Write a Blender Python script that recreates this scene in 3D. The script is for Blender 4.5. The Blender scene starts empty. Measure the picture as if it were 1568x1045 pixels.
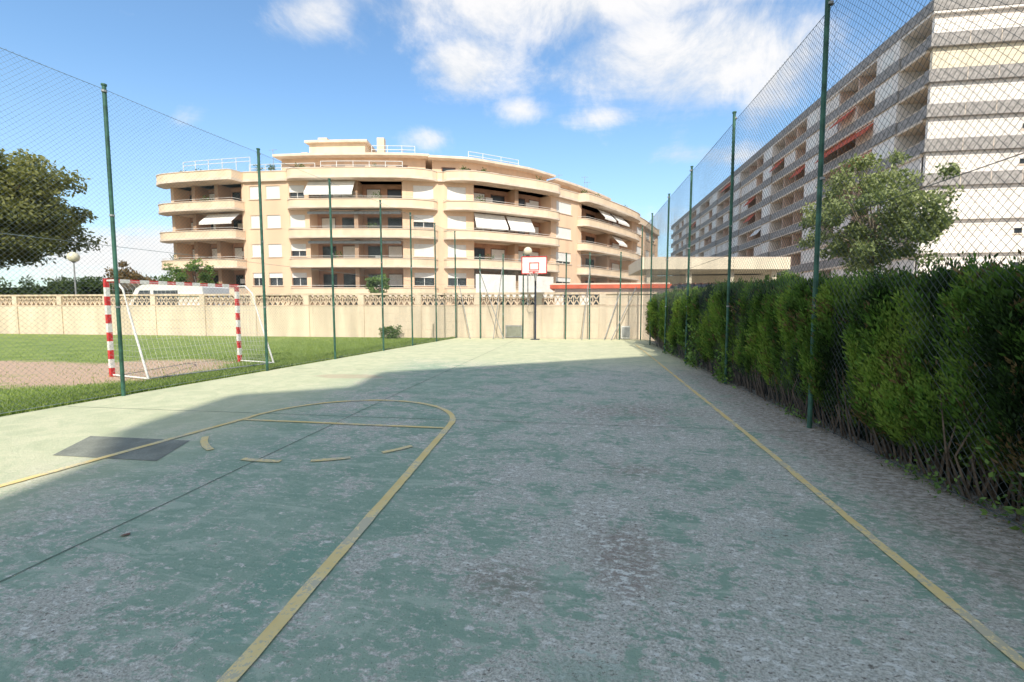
import bpy, math, random
import numpy as np
from mathutils import Vector, noise
random.seed(7); rng=np.random.default_rng(7)
sc=bpy.context.scene
sc.view_settings.view_transform='Standard'; sc.view_settings.look='None'; sc.view_settings.exposure=0
COL=sc.collection

# ---------------------------------------------------------------- node helpers
class NT:
    def __init__(s,nt): s.nt=nt
    def n(s,t,**k):
        x=s.nt.nodes.new(t)
        for a,b in k.items(): setattr(x,a,b)
        return x
    def put(s,sock,v):
        if isinstance(v,bpy.types.NodeSocket): s.nt.links.new(v,sock)
        else: sock.default_value=v
    def m(s,op,a,b=None,c=None,clamp=False):
        x=s.n('ShaderNodeMath',operation=op,use_clamp=clamp)
        s.put(x.inputs[0],a)
        if b is not None: s.put(x.inputs[1],b)
        if c is not None: s.put(x.inputs[2],c)
        return x.outputs[0]
    def ss(s,v,lo,hi,a=0.,b=1.):
        x=s.n('ShaderNodeMapRange',interpolation_type='SMOOTHSTEP')
        s.put(x.inputs[0],v); x.inputs[1].default_value=lo; x.inputs[2].default_value=hi
        x.inputs[3].default_value=a; x.inputs[4].default_value=b
        return x.outputs[0]
    def mix(s,f,a,b,mode='MIX'):
        x=s.n('ShaderNodeMix',data_type='RGBA',blend_type=mode)
        s.put(x.inputs[0],f); s.put(x.inputs[6],a); s.put(x.inputs[7],b)
        return x.outputs[2]
    def noise(s,vec,scale,detail=4,rough=.55,dist=0):
        x=s.n('ShaderNodeTexNoise'); s.put(x.inputs['Vector'],vec)
        x.inputs['Scale'].default_value=scale; x.inputs['Detail'].default_value=detail
        x.inputs['Roughness'].default_value=rough; x.inputs['Distortion'].default_value=dist
        return x.outputs[0]
    def blob(s,X,Y,cx,cy,rx,ry):
        q=s.m('ADD',s.m('POWER',s.m('DIVIDE',s.m('SUBTRACT',X,cx),rx),2.),s.m('POWER',s.m('DIVIDE',s.m('SUBTRACT',Y,cy),ry),2.))
        return s.m('EXPONENT',s.m('MULTIPLY',q,-1.))
def c4(c): return (c[0],c[1],c[2],1.)
def newmat(name):
    m=bpy.data.materials.new(name); m.use_nodes=True
    t=NT(m.node_tree); b=m.node_tree.nodes['Principled BSDF']
    return m,t,b
def mat(name,col,var=.12,scale=2.,rough=.8,bump=0.,metal=0.,streak=False,fine=0.):
    m,t,b=newmat(name)
    tc=t.n('ShaderNodeTexCoord').outputs['Object']
    v=tc
    if streak:
        mp=t.n('ShaderNodeMapping'); t.put(mp.inputs[0],tc); mp.inputs['Scale'].default_value=(1,1,.15); v=mp.outputs[0]
    n=t.noise(v,scale,4,.6)
    f=t.ss(n,.3,.7)
    col2=tuple(max(0,c*(1-2*var)) for c in col); col1=tuple(min(1,c*(1+var)) for c in col)
    o=t.mix(f,c4(col2),c4(col1))
    if fine:
        n2=t.noise(tc,scale*18,3,.6); o=t.mix(t.ss(n2,.35,.65,0,fine),o,c4(tuple(c*.5 for c in col)))
    t.put(b.inputs['Base Color'],o); b.inputs['Roughness'].default_value=rough; b.inputs['Metallic'].default_value=metal
    b.inputs['Specular IOR Level'].default_value=.3
    if bump:
        bp=t.n('ShaderNodeBump'); bp.inputs['Strength'].default_value=bump; bp.inputs['Distance'].default_value=.02
        t.put(bp.inputs['Height'],t.noise(tc,scale*12,2,.6)); t.put(b.inputs['Normal'],bp.outputs[0])
    return m
def leafmat(name,trans=.25,rough=.6):
    m,t,b=newmat(name)
    a=t.n('ShaderNodeAttribute'); a.attribute_name='Col'
    t.put(b.inputs['Base Color'],a.outputs['Color']); b.inputs['Roughness'].default_value=rough
    b.inputs['Specular IOR Level'].default_value=.25
    tr=t.n('ShaderNodeBsdfTranslucent'); t.put(tr.inputs[0],t.mix(1.,a.outputs['Color'],(1.2,1.3,.6,1),'MULTIPLY'))
    mx=t.n('ShaderNodeMixShader'); mx.inputs[0].default_value=trans
    t.put(mx.inputs[1],b.outputs[0]); t.put(mx.inputs[2],tr.outputs[0])
    out=[n for n in m.node_tree.nodes if n.type=='OUTPUT_MATERIAL'][0]
    t.put(out.inputs[0],mx.outputs[0]); return m

# ---------------------------------------------------------------- mesh helpers
def mkobj(name,verts,faces,m=None,parent=None,smooth=False):
    me=bpy.data.meshes.new(name); me.from_pydata([tuple(v) for v in verts],[],faces); me.update()
    if m: me.materials.append(m)
    if smooth:
        for p in me.polygons: p.use_smooth=True
    o=bpy.data.objects.new(name,me); COL.objects.link(o)
    if parent: o.parent=parent
    return o
def empty(name):
    o=bpy.data.objects.new(name,None); COL.objects.link(o); return o
class MB:
    def __init__(s): s.g={}
    def _g(s,k): return s.g.setdefault(k,([],[]))
    def poly(s,k,*p):
        v,f=s._g(k); i=len(v); v.extend(p); f.append(tuple(range(i,i+len(p))))
    def box(s,k,x0,x1,y0,y1,z0,z1):
        s.hexa(k,[(x0,y0,z0),(x1,y0,z0),(x1,y1,z0),(x0,y1,z0),(x0,y0,z1),(x1,y0,z1),(x1,y1,z1),(x0,y1,z1)])
    def hexa(s,k,p):
        v,f=s._g(k); i=len(v); v.extend(p)
        for q in ((3,2,1,0),(4,5,6,7),(0,1,5,4),(1,2,6,5),(2,3,7,6),(3,0,4,7)): f.append(tuple(i+a for a in q))
    def tube(s,k,pts,rad,seg=8,cap=True):
        v,f=s._g(k)
        pts=[Vector(p) for p in pts]
        if not hasattr(rad,'__len__'): rad=[rad]*len(pts)
        rings=[]
        for i,p in enumerate(pts):
            d=(pts[min(i+1,len(pts)-1)]-pts[max(i-1,0)]).normalized()
            a=Vector((0,0,1)) if abs(d.z)<.9 else Vector((0,1,0))
            u=d.cross(a).normalized(); w=d.cross(u)
            b=len(v); rings.append(b)
            for j in range(seg):
                t=2*math.pi*j/seg; v.append(tuple(p+(u*math.cos(t)+w*math.sin(t))*rad[i]))
        for i in range(len(pts)-1):
            for j in range(seg):
                a=rings[i]+j; b=rings[i]+(j+1)%seg; c=rings[i+1]+(j+1)%seg; d=rings[i+1]+j
                f.append((a,b,c,d))
        if cap:
            f.append(tuple(rings[0]+j for j in range(seg))[::-1]); f.append(tuple(rings[-1]+j for j in range(seg)))
    def sphere(s,k,c,r,n=12):
        v,f=s._g(k); b=len(v)
        for i in range(n+1):
            th=math.pi*i/n
            for j in range(n*2):
                ph=math.pi*j/n
                v.append((c[0]+r*math.sin(th)*math.cos(ph),c[1]+r*math.sin(th)*math.sin(ph),c[2]+r*math.cos(th)))
        for i in range(n):
            for j in range(n*2):
                f.append((b+i*2*n+j,b+(i+1)*2*n+j,b+(i+1)*2*n+(j+1)%(2*n),b+i*2*n+(j+1)%(2*n)))
    def build(s,parent,mats,smooth=()):
        for k,(v,f) in s.g.items():
            mkobj(k,v,f,mats[k.split('__')[0]],parent,k in smooth)
def leaves(name,C,Dr,L,Wd,col,m,parent=None):
    N=len(C)
    Dr=Dr/np.linalg.norm(Dr,axis=1,keepdims=True)
    r=rng.normal(size=(N,3)); s=np.cross(Dr,r); s/=np.linalg.norm(s,axis=1,keepdims=True)+1e-9
    V=np.empty((N,4,3)); V[:,0]=C; V[:,1]=C+Dr*(L*.45)[:,None]+s*(Wd*.5)[:,None]; V[:,2]=C+Dr*L[:,None]; V[:,3]=C+Dr*(L*.45)[:,None]-s*(Wd*.5)[:,None]
    me=bpy.data.meshes.new(name); me.vertices.add(N*4); me.vertices.foreach_set('co',V.reshape(-1))
    me.loops.add(N*4); me.loops.foreach_set('vertex_index',np.arange(N*4,dtype=np.int32))
    me.polygons.add(N); me.polygons.foreach_set('loop_start',np.arange(0,N*4,4,dtype=np.int32))
    me.update(calc_edges=True)
    ca=me.color_attributes.new('Col','FLOAT_COLOR','POINT')
    cc=np.ones((N,4,4)); cc[:,:,:3]=np.clip(col,0,1)[:,None,:]; ca.data.foreach_set('color',cc.reshape(-1))
    me.materials.append(m)
    o=bpy.data.objects.new(name,me); COL.objects.link(o)
    if parent: o.parent=parent
    return o
def unit(n):
    v=rng.normal(size=(n,3)); return v/np.linalg.norm(v,axis=1,keepdims=True)
A=math.radians(8.2); CA,SA=math.cos(A),math.sin(A)
def sd(S,D): return (CA*S-SA*D, SA*S+CA*D)   # site survey axes -> world

# ---------------------------------------------------------------- camera
cam=bpy.data.cameras.new('camera'); co=bpy.data.objects.new('camera',cam); COL.objects.link(co)
co.location=(0,0,1.5); co.rotation_euler=(math.radians(90-4.27),0,A); cam.lens=16; cam.sensor_width=36
cam.clip_start=.05; cam.clip_end=5000; sc.camera=co

# ---------------------------------------------------------------- light
EL=math.radians(42); sx,sy=-.15,.9887
sun=bpy.data.lights.new('sun','SUN'); sun.energy=4.6; sun.angle=math.radians(.5); sun.color=(1,.93,.80)
so=bpy.data.objects.new('sun',sun); COL.objects.link(so); so.location=(5,-30,40)
so.rotation_euler=Vector((sx*math.cos(EL),sy*math.cos(EL),-math.sin(EL))).to_track_quat('-Z','Y').to_euler()
w=bpy.data.worlds.new('World'); sc.world=w; w.use_nodes=True
t=NT(w.node_tree); bg=w.node_tree.nodes['Background']; bg.inputs[1].default_value=.15
sky=t.n('ShaderNodeTexSky',sky_type='NISHITA'); sky.sun_disc=False; sky.sun_elevation=EL; sky.sun_rotation=math.pi-.15
sky.air_density=1.15; sky.dust_density=.6; sky.ozone_density=1.5
g=t.n('ShaderNodeTexCoord').outputs['Generated']
sp=t.n('ShaderNodeSeparateXYZ'); t.put(sp.inputs[0],g); x,y,z=sp.outputs
yy=t.m('MAXIMUM',y,.05); a=t.m('DIVIDE',x,yy); e=t.m('DIVIDE',z,yy)
zz=t.m('ADD',t.m('MAXIMUM',z,0.),.12)
cb=t.n('ShaderNodeCombineXYZ'); t.put(cb.inputs[0],t.m('DIVIDE',x,zz)); t.put(cb.inputs[1],t.m('DIVIDE',y,zz))
n1=t.noise(cb.outputs[0],1.3,7,.66,.5)
n2=t.noise(g,6.,7,.66,.4)
nn=t.m('ADD',t.m('MULTIPLY',n1,.5),t.m('MULTIPLY',n2,.5))
tot=None
for (ca_,ce,ra,re,k) in [(.02,.70,.74,.20,1.),(.24,.50,.36,.15,1.),(-.25,.52,.16,.10,.88),(-1.0,.12,.5,.09,1.),(-.93,.45,.10,.05,.62),
                       (-.33,.37,.09,.035,.66),(.26,.31,.16,.035,.8),(1.0,.62,.45,.25,.95),(-.12,.42,.12,.035,.74),(.15,.17,.35,.06,.6),(-.60,.66,.20,.10,.85),(.05,.40,.15,.04,.7)]:
    q=t.m('ADD',t.m('POWER',t.m('DIVIDE',t.m('SUBTRACT',a,ca_),ra),2.),t.m('POWER',t.m('DIVIDE',t.m('SUBTRACT',e,ce),re),2.))
    gsn=t.m('MULTIPLY',t.m('EXPONENT',t.m('MULTIPLY',q,-1.)),k)
    tot=gsn if tot is None else t.m('MAXIMUM',tot,gsn)
tot=t.m('MULTIPLY',tot,t.ss(y,0.,.2))
tot=t.m('ADD',tot,t.m('MULTIPLY',t.ss(y,.1,-.3),.95))  # unseen clouds added behind the camera to brighten and whiten the fill
dens=t.ss(t.m('ADD',nn,t.m('MULTIPLY',tot,.43)),.64,.92)
shade=t.ss(n2,.40,.60)
cloudc=t.mix(shade,(5.5,5.75,6.1,1),(6.9,6.8,6.75,1))
skyc=t.mix(1.,sky.outputs[0],(1.08,1.36,1.52,1),'MULTIPLY')
haze=t.ss(z,0.,.42,.40,0.02)
skyc=t.mix(haze,skyc,(4.6,5.3,6.1,1))
t.put(bg.inputs[0],t.mix(t.m('MULTIPLY',dens,.95),skyc,cloudc))
try: w.cycles.sampling_method='MANUAL'; w.cycles.sample_map_resolution=512
except Exception: pass

# ---------------------------------------------------------------- materials
M={}
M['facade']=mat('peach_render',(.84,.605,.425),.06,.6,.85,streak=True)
M['facade_cream']=mat('cream_band',(.87,.69,.50),.06,.8,.85,streak=True)  # the bands' own lighter cream, also used on rooftop blocks
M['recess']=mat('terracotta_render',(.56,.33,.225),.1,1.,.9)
M['slab']=mat('pale_slab',(.78,.66,.54),.07,1.,.85)
M['shutter']=mat('white_shutter',(.84,.83,.80),.03,3.,.6)
M['glass']=mat('dark_glass',(.05,.06,.07),.3,.5,.12)
M['brownwood']=mat('brown_joinery',(.24,.12,.08),.2,3.,.6)
M['whitemetal']=mat('white_railing',(.8,.8,.78),.05,3.,.5)
M['awning_white']=mat('white_awning',(.84,.82,.78),.05,2.,.8)
M['awning_red']=mat('orange_awning',(.62,.13,.07),.1,2.,.8)
M['greyband']=mat('grey_mosaic_parapet',(.39,.37,.36),.18,3.,.8,fine=.35)
M['whitewall']=mat('white_panel',(.85,.80,.76),.07,.7,.8,streak=True)
M['pinkwall']=mat('pink_wall',(.74,.56,.47),.1,.7,.85,streak=True)
M['creamwall']=mat('cream_panel',(.78,.70,.55),.07,.7,.85,streak=True)
M['wallblock']=mat('cream_masonry',(.76,.64,.50),.10,1.2,.9,.3,streak=True,fine=.15)
M['wallcap']=mat('wall_coping',(.69,.55,.42),.12,3.,.9)
M['green_post']=mat('green_paint',(.055,.15,.11),.25,6.,.5,.1,fine=.35)
M['wire']=mat('galvanised_wire',(.28,.33,.34),.2,4.,.5,metal=.1)
M['wire_dark']=mat('dark_wire',(.09,.11,.11),.2,4.,.6)
M['red']=mat('red_paint',(.62,.04,.04),.15,9.,.5)
M['white']=mat('white_paint',(.8,.79,.76),.08,9.,.5)
M['net']=mat('net_cord',(.62,.62,.6),.1,9.,.8)
M['dark_metal']=mat('dark_metal',(.04,.05,.08),.2,9.,.4)
M['lampglobe']=mat('lamp_globe',(.78,.72,.54),.05,5.,.3)
M['steel']=mat('grey_steel',(.35,.36,.36),.15,6.,.5,metal=.2)
M['bark']=mat('bark',(.16,.12,.085),.25,8.,.9,.6)
M['bark_pale']=mat('pale_bark',(.3,.25,.19),.25,8.,.9,.6)
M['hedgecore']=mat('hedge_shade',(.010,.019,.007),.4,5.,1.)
M['leaf']=leafmat('foliage'); M['litter']=leafmat('leaf_litter',.05,.9); M['grassblade']=leafmat('grass_blades',.3)
M['rubber']=mat('tyre',(.02,.02,.02),.1,5.,.8)
M['vanpaint']=mat('white_bodywork',(.78,.78,.78),.03,1.,.3)

# court surface -----------------------------------------------------------
def court_mat():
    m,t,b=newmat('worn_green_court')
    tc=t.n('ShaderNodeTexCoord').outputs['Object']
    sp=t.n('ShaderNodeSeparateXYZ'); t.put(sp.inputs[0],tc); X,Y,Z=sp.outputs
    big=t.noise(tc,.5,4,.6,.4); mid=t.noise(tc,2.4,6,.7,.8); grit=t.noise(tc,62,3,.72)
    mpf=t.n('ShaderNodeMapping'); t.put(mpf.inputs[0],tc); mpf.inputs['Rotation'].default_value=(0,0,.25); mpf.inputs['Scale'].default_value=(.8,1.35,1)
    fine=t.noise(mpf.outputs[0],17,6,.78,.3)
    right=t.ss(X,-1.9,1.0)
    wear=t.m('ADD',t.m('MULTIPLY',right,.12),t.m('MULTIPLY',t.m('SUBTRACT',big,.5),.55))
    wear=t.m('ADD',wear,t.m('MULTIPLY',t.m('SUBTRACT',mid,.5),.9))
    paint=t.mix(t.ss(mid,.35,.65),(.315,.43,.315,1),(.405,.505,.375,1))
    mp=t.n('ShaderNodeMapping'); t.put(mp.inputs[0],tc); mp.inputs['Rotation'].default_value=(0,0,.5); mp.inputs['Scale'].default_value=(.8,3.2,1)
    brush=t.noise(mp.outputs[0],1.6,6,.68,1.)
    paint=t.mix(t.ss(brush,.53,.59,0,.55),paint,(.56,.62,.48,1))
    paint=t.mix(t.ss(brush,.46,.39,0,.5),paint,(.25,.38,.275,1))
    paint=t.mix(t.ss(fine,.54,.61,0,.6),paint,(.62,.66,.52,1))
    conc=t.mix(t.ss(grit,.38,.60),(.42,.395,.32,1),(.75,.71,.60,1))
    f1=t.ss(t.m('ADD',fine,wear),.51,.58)
    col=t.mix(t.m('MULTIPLY',f1,.88),paint,conc)
    fl=t.m('MULTIPLY',t.ss(t.m('ADD',fine,t.m('MULTIPLY',wear,.35)),.60,.64),.85)
    col=t.mix(fl,col,(.84,.83,.73,1))
    # repainted strip next to the key line
    rp=t.m('MULTIPLY',t.m('MULTIPLY',t.ss(X,-1.78,-1.72),t.ss(X,-1.46,-1.49)),t.m('MULTIPLY',t.ss(Y,1.70,1.76),t.ss(Y,2.65,2.6)))
    rp=t.m('MULTIPLY',rp,t.ss(fine,.58,.50))
    rp2=t.ss(t.m('ADD',t.m('ADD',t.blob(X,Y,1.35,3.1,.28,.16),t.blob(X,Y,.05,1.8,.3,.13)),t.m('MULTIPLY',t.m('SUBTRACT',fine,.5),3.)),.6,.9)
    col=t.mix(t.m('MULTIPLY',t.m('MAXIMUM',rp,t.m('MULTIPLY',rp2,.7)),.65),col,(.25,.41,.30,1))
    # dark pits where the aggregate shows
    pitn=t.noise(mpf.outputs[0],30,5,.8)
    pit=t.m('MULTIPLY',t.ss(pitn,.57,.61),t.ss(wear,-.06,.18))
    col=t.mix(t.m('MULTIPLY',pit,.85),col,(.15,.13,.10,1))
    pit2=t.m('MULTIPLY',t.ss(grit,.61,.67),.65)
    col=t.mix(pit2,col,(.17,.165,.13,1))
    # faint brown stains
    st=t.m('ADD',t.blob(X,Y,.35,2.75,.3,.45),t.blob(X,Y,-.35,2.35,.3,.22)); st=t.m('ADD',st,t.blob(X,Y,.9,6.6,1.1,.8))
    st=t.m('ADD',st,t.blob(X,Y,.55,4.2,.45,.3))
    st=t.m('ADD',t.m('MULTIPLY',st,.25),t.m('MULTIPLY',t.m('ADD',big,mid),.5))
    st=t.m('MULTIPLY',t.ss(st,.54,.80),t.ss(fine,.58,.44))
    col=t.mix(t.m('MULTIPLY',st,.7),col,(.30,.225,.18,1))
    ed=t.m('MULTIPLY',t.ss(t.m('ADD',X,t.m('MULTIPLY',mid,1.2)),2.55,3.25),.7)
    col=t.mix(ed,col,t.mix(t.ss(fine,.42,.58),(.24,.19,.145,1),(.52,.46,.39,1)))
    # sunlight painted into the colour: paler left side and far end
    sun_tint=t.ss(t.m('SUBTRACT',t.m('MULTIPLY',X,-1.),t.m('MULTIPLY',mid,1.2)),2.6,4.8)
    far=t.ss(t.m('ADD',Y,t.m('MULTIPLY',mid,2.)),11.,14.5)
    sun_tint=t.m('MAXIMUM',sun_tint,far)
    col=t.mix(t.m('MULTIPLY',sun_tint,.84),col,t.mix(t.ss(mid,.35,.65),(.60,.61,.39,1),(.71,.70,.46,1)))
    rs=t.ss(t.m('ADD',t.blob(X,Y,-4.9,9.2,.9,.35),t.m('MULTIPLY',t.m('SUBTRACT',mid,.5),.8)),.4,.6)
    col=t.mix(t.m('MULTIPLY',rs,.5),col,(.52,.38,.27,1))
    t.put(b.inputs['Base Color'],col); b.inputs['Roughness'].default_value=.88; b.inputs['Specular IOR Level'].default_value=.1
    bp=t.n('ShaderNodeBump'); bp.inputs['Strength'].default_value=.8; bp.inputs['Distance'].default_value=.016
    t.put(bp.inputs['Height'],t.noise(tc,32,4,.78)); t.put(b.inputs['Normal'],bp.outputs[0])
    return m
def line_mat():
    m,t,b=newmat('worn_yellow_line')
    tc=t.n('ShaderNodeTexCoord').outputs['Object']
    n=t.noise(tc,34,6,.78); n2=t.noise(tc,3,4,.6)
    f=t.ss(t.m('ADD',n,t.m('MULTIPLY',t.m('SUBTRACT',n2,.5),.8)),.53,.58)
    col=t.mix(t.ss(n2,.3,.7),(.84,.63,.24,1),(.92,.75,.38,1))
    col=t.mix(t.m('MULTIPLY',f,.75),col,(.54,.51,.38,1))
    t.put(b.inputs['Base Color'],col); b.inputs['Roughness'].default_value=.8; return m
def lawn_mat():
    m,t,b=newmat('lawn')
    tc=t.n('ShaderNodeTexCoord').outputs['Object']
    sp=t.n('ShaderNodeSeparateXYZ'); t.put(sp.inputs[0],tc); X,Y,Z=sp.outputs
    n=t.noise(tc,1.2,5,.65,.5); f=t.noise(tc,25,4,.7)
    col=t.mix(t.ss(n,.35,.65),(.19,.27,.055,1),(.30,.38,.09,1))
    col=t.mix(t.ss(f,.35,.7,0,.45),col,(.13,.19,.05,1))
    q=t.m('ADD',t.m('POWER',t.m('DIVIDE',t.m('ADD',X,10.9),2.2),2.),t.m('POWER',t.m('DIVIDE',t.m('SUBTRACT',Y,9.4),2.4),2.))
    d=t.ss(t.m('ADD',q,t.m('MULTIPLY',t.m('SUBTRACT',n,.5),2.2)),1.25,.7)
    q2=t.m('ADD',t.m('POWER',t.m('DIVIDE',t.m('ADD',X,15.),3.5),2.),t.m('POWER',t.m('DIVIDE',t.m('SUBTRACT',Y,9.2),1.6),2.))
    d=t.m('MAXIMUM',d,t.ss(t.m('ADD',q2,t.m('MULTIPLY',t.m('SUBTRACT',n,.5),2.2)),1.25,.7))
    col=t.mix(d,col,t.mix(t.ss(f,.3,.7),(.48,.32,.21,1),(.64,.46,.33,1)))
    t.put(b.inputs['Base Color'],col); b.inputs['Roughness'].default_value=.95
    bp=t.n('ShaderNodeBump'); bp.inputs['Strength'].default_value=.6; bp.inputs['Distance'].default_value=.03
    t.put(bp.inputs['Height'],f); t.put(b.inputs['Normal'],bp.outputs[0]); return m
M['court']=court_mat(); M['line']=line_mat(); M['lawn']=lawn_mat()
M['joint']=mat('joint',(.20,.25,.19),.2,8.,.9)
M['patchc']=mat('repair_patch',(.29,.30,.245),.12,3.,.9,.3,fine=.3)
M['ground']=mat('dusty_ground',(.30,.27,.22),.15,.3,.95,fine=.2)

# ---------------------------------------------------------------- ground
mkobj('ground',[(-1500,-1500,-.06),(1500,-1500,-.06),(1500,1500,-.06),(-1500,1500,-.06)],[(0,1,2,3)],M['ground'])
def fx(y): return -8.4+.122*y
mkobj('lawn',[(-70,-30,-.03),(fx(-30)-.04,-30,-.03),(fx(21.7)-.04,21.7,-.03),(-70,21.7,-.03)],[(0,1,2,3)],M['lawn'])
court=empty('basketball_court')
mb=MB()
y0,y1=-12,21.7
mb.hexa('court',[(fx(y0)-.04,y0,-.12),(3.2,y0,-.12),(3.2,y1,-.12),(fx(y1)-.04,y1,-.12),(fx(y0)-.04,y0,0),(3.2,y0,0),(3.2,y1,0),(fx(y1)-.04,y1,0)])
def strip(k,pts,wd,z,jit=0.):
    pts=[Vector((p[0],p[1],0)) for p in pts]
    L=[];R=[]
    for i,p in enumerate(pts):
        d=(pts[min(i+1,len(pts)-1)]-pts[max(i-1,0)]).normalized(); n=Vector((-d.y,d.x,0))
        L.append(p+n*(wd/2+random.uniform(-jit,jit))); R.append(p-n*(wd/2+random.uniform(-jit,jit)))
    for i in range(len(pts)-1):
        mb.poly(k,(R[i].x,R[i].y,z),(R[i+1].x,R[i+1].y,z),(L[i+1].x,L[i+1].y,z),(L[i].x,L[i].y,z))
def dens_(pts,st=.12):
    o=[]
    for p,q in zip(pts[:-1],pts[1:]):
        n=max(1,int(math.hypot(q[0]-p[0],q[1]-p[1])/st))
        o+=[(p[0]+(q[0]-p[0])*i/n,p[1]+(q[1]-p[1])*i/n) for i in range(n)]
    return o+[pts[-1]]
cx,cy,r=-3.0,5.45,1.41
key=[(-1.16,-1.5),(-1.37,1.54)]+[(cx+r*math.cos(th),cy+r*math.sin(th)) for th in np.linspace(0.02,math.pi-.02,36)]+[(-4.77,3.06),(-5.35,-1.5)]
strip('line',dens_(key),.078,.008,.004)
strip('line__ft',dens_([(cx-r+.04,cy-.05),(cx+r-.04,cy-.08)]),.065,.0082,.004)
for k,(d0,d1) in enumerate(((214,238),(260,276),(287,301),(313,326))):
    strip('line__dash%d'%k,[(cx+1.5*math.cos(q),cy+1.5*math.sin(q)) for q in np.radians(np.linspace(d0,d1,8))],.07,.008,.003)
strip('line__side',dens_([(1.78,-2),(1.87,2.1),(1.99,5.5),(2.2,13.8),(2.3,18.5)]),.062,.008,.005)
def wob(p,q,n,am):
    return [(p[0]+(q[0]-p[0])*i/n+random.uniform(-am,am),p[1]+(q[1]-p[1])*i/n+random.uniform(-am,am)) for i in range(n+1)]
strip('joint',wob((-3.15,-6),(-3.08,8),60,.004)+wob((-3.07,8.2),(-2.8,21),40,.004),.010,.004)
for Y in (5.75,10.2,14.6,19): strip('joint__t',wob((fx(Y)+.1,Y),(3,Y+.08),70,.006),.010,.0045)
mb.poly('patchc',(-5.25,3.8,.004),(-4.05,3.8,.004),(-4.3,4.45,.004),(-5.6,4.45,.004))
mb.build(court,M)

# ---------------------------------------------------------------- chain link fences
def mesh_panel(mb,k,p0,p1,z0,z1,cell=.07,r=.0021,seg=.45):
    p0=Vector(p0+(0,));p1=Vector(p1+(0,)); d=p1-p0; L=d.length; d.normalize(); nrm=Vector((-d.y,d.x,0)); H=z1-z0
    v,f=mb._g(k)
    for sgn in (1,-1):
        c=-H
        while c<L:
            t0=max(0,-c); t1=min(H,L-c)
            if t1-t0>.02:
                ns=max(1,int((t1-t0)/seg)); ax=(d*sgn+Vector((0,0,1))).normalized(); u=nrm; w_=ax.cross(u)
                b=len(v)
                for i in range(ns+1):
                    tt=t0+(t1-t0)*i/ns
                    s=c+tt if sgn>0 else L-(c+tt)
                    wv=.014*math.sin(s*2.1+tt*1.3)*math.sin(tt*1.9)
                    q=p0+d*(s+.012*math.sin(s*3.+tt*2.))+Vector((0,0,z0+tt+.010*math.sin(s*1.7+tt)))+nrm*(.002*sgn+wv)
                    for j in range(3):
                        th=2.094*j; v.append(tuple(q+(u*math.cos(th)+w_*math.sin(th))*r))
                for i in range(ns):
                    for j in range(3): f.append((b+i*3+j,b+i*3+(j+1)%3,b+i*3+3+(j+1)%3,b+i*3+3+j))
            c+=cell
def fence(name,posts,H,z0=.05,wire='wire',cell=.07,r=.0021,pr=.03,shift=0.):
    e=empty(name); mb=MB()
    for i,(px,py) in enumerate(posts):
        lean=(random.uniform(-.03,.03),random.uniform(-.03,.03))
        mb.tube('green_post',[(px,py,-.1),(px+lean[0],py+lean[1],H+.06)],pr,10)
        mb.tube('green_post',[(px+lean[0],py+lean[1],H+.06),(px+lean[0],py+lean[1],H+.085)],pr*1.35,10)
        for zz in (.3*H,.6*H,H-.03): mb.tube('steel',[(px,py,zz-.015),(px,py,zz+.015)],pr*1.25,8)
    for a,b in zip(posts[:-1],posts[1:]):
        a=(a[0]+shift,a[1]); b=(b[0]+shift,b[1])
        mesh_panel(mb,wire,a,b,z0,H,cell,r)
        for zz in (z0,H*.5,H):
            s=.05 if zz==H else .0
            pts=[(a[0]+(b[0]-a[0])*q,a[1]+(b[1]-a[1])*q,zz-s*4*q*(1-q)*.3) for q in np.linspace(0,1,7)]
            mb.tube(wire+'__cable',pts,.004,5,False)
    mb.build(e,M); return e
fence('chain_link_fence',[(fx(q),q) for q in (.4,3.5,6.6,9.7,12.2,14.8,16.9,19.1,21.3)],5.0,wire='wire',r=.0013,cell=.075)
fence('chain_link_fence',[(2.86,-1),(2.86,2.6),(2.87,6.04),(2.87,9.3),(2.86,12.6),(2.85,15.5),(2.85,18.6),(2.85,21.3)],5.05,wire='wire_dark',r=.0018,cell=.08,shift=.07,pr=.028)
back=[(fx(21.3),21.3)]+[(q,21.3) for q in (-4.6,-3.5,-2.55,-.55,.55,1.9,2.85)]
fence('chain_link_fence',back,3.9,wire='wire',r=.0015,cell=.08)
e=empty('fence_brace'); mb=MB()
for (x0,x1,zt) in ((-4.6,-3.4,3.2),(-5.6,-5.0,2.6),(-3.5,-3.9,3.4),(2.6,1.5,2.4),(1.9,1.2,2.2),(.55,.2,3.4)):
    mb.tube('steel',[(x0,21.2,zt),(x1,20.9,0)],.02,6)
mb.build(e,M)

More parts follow.
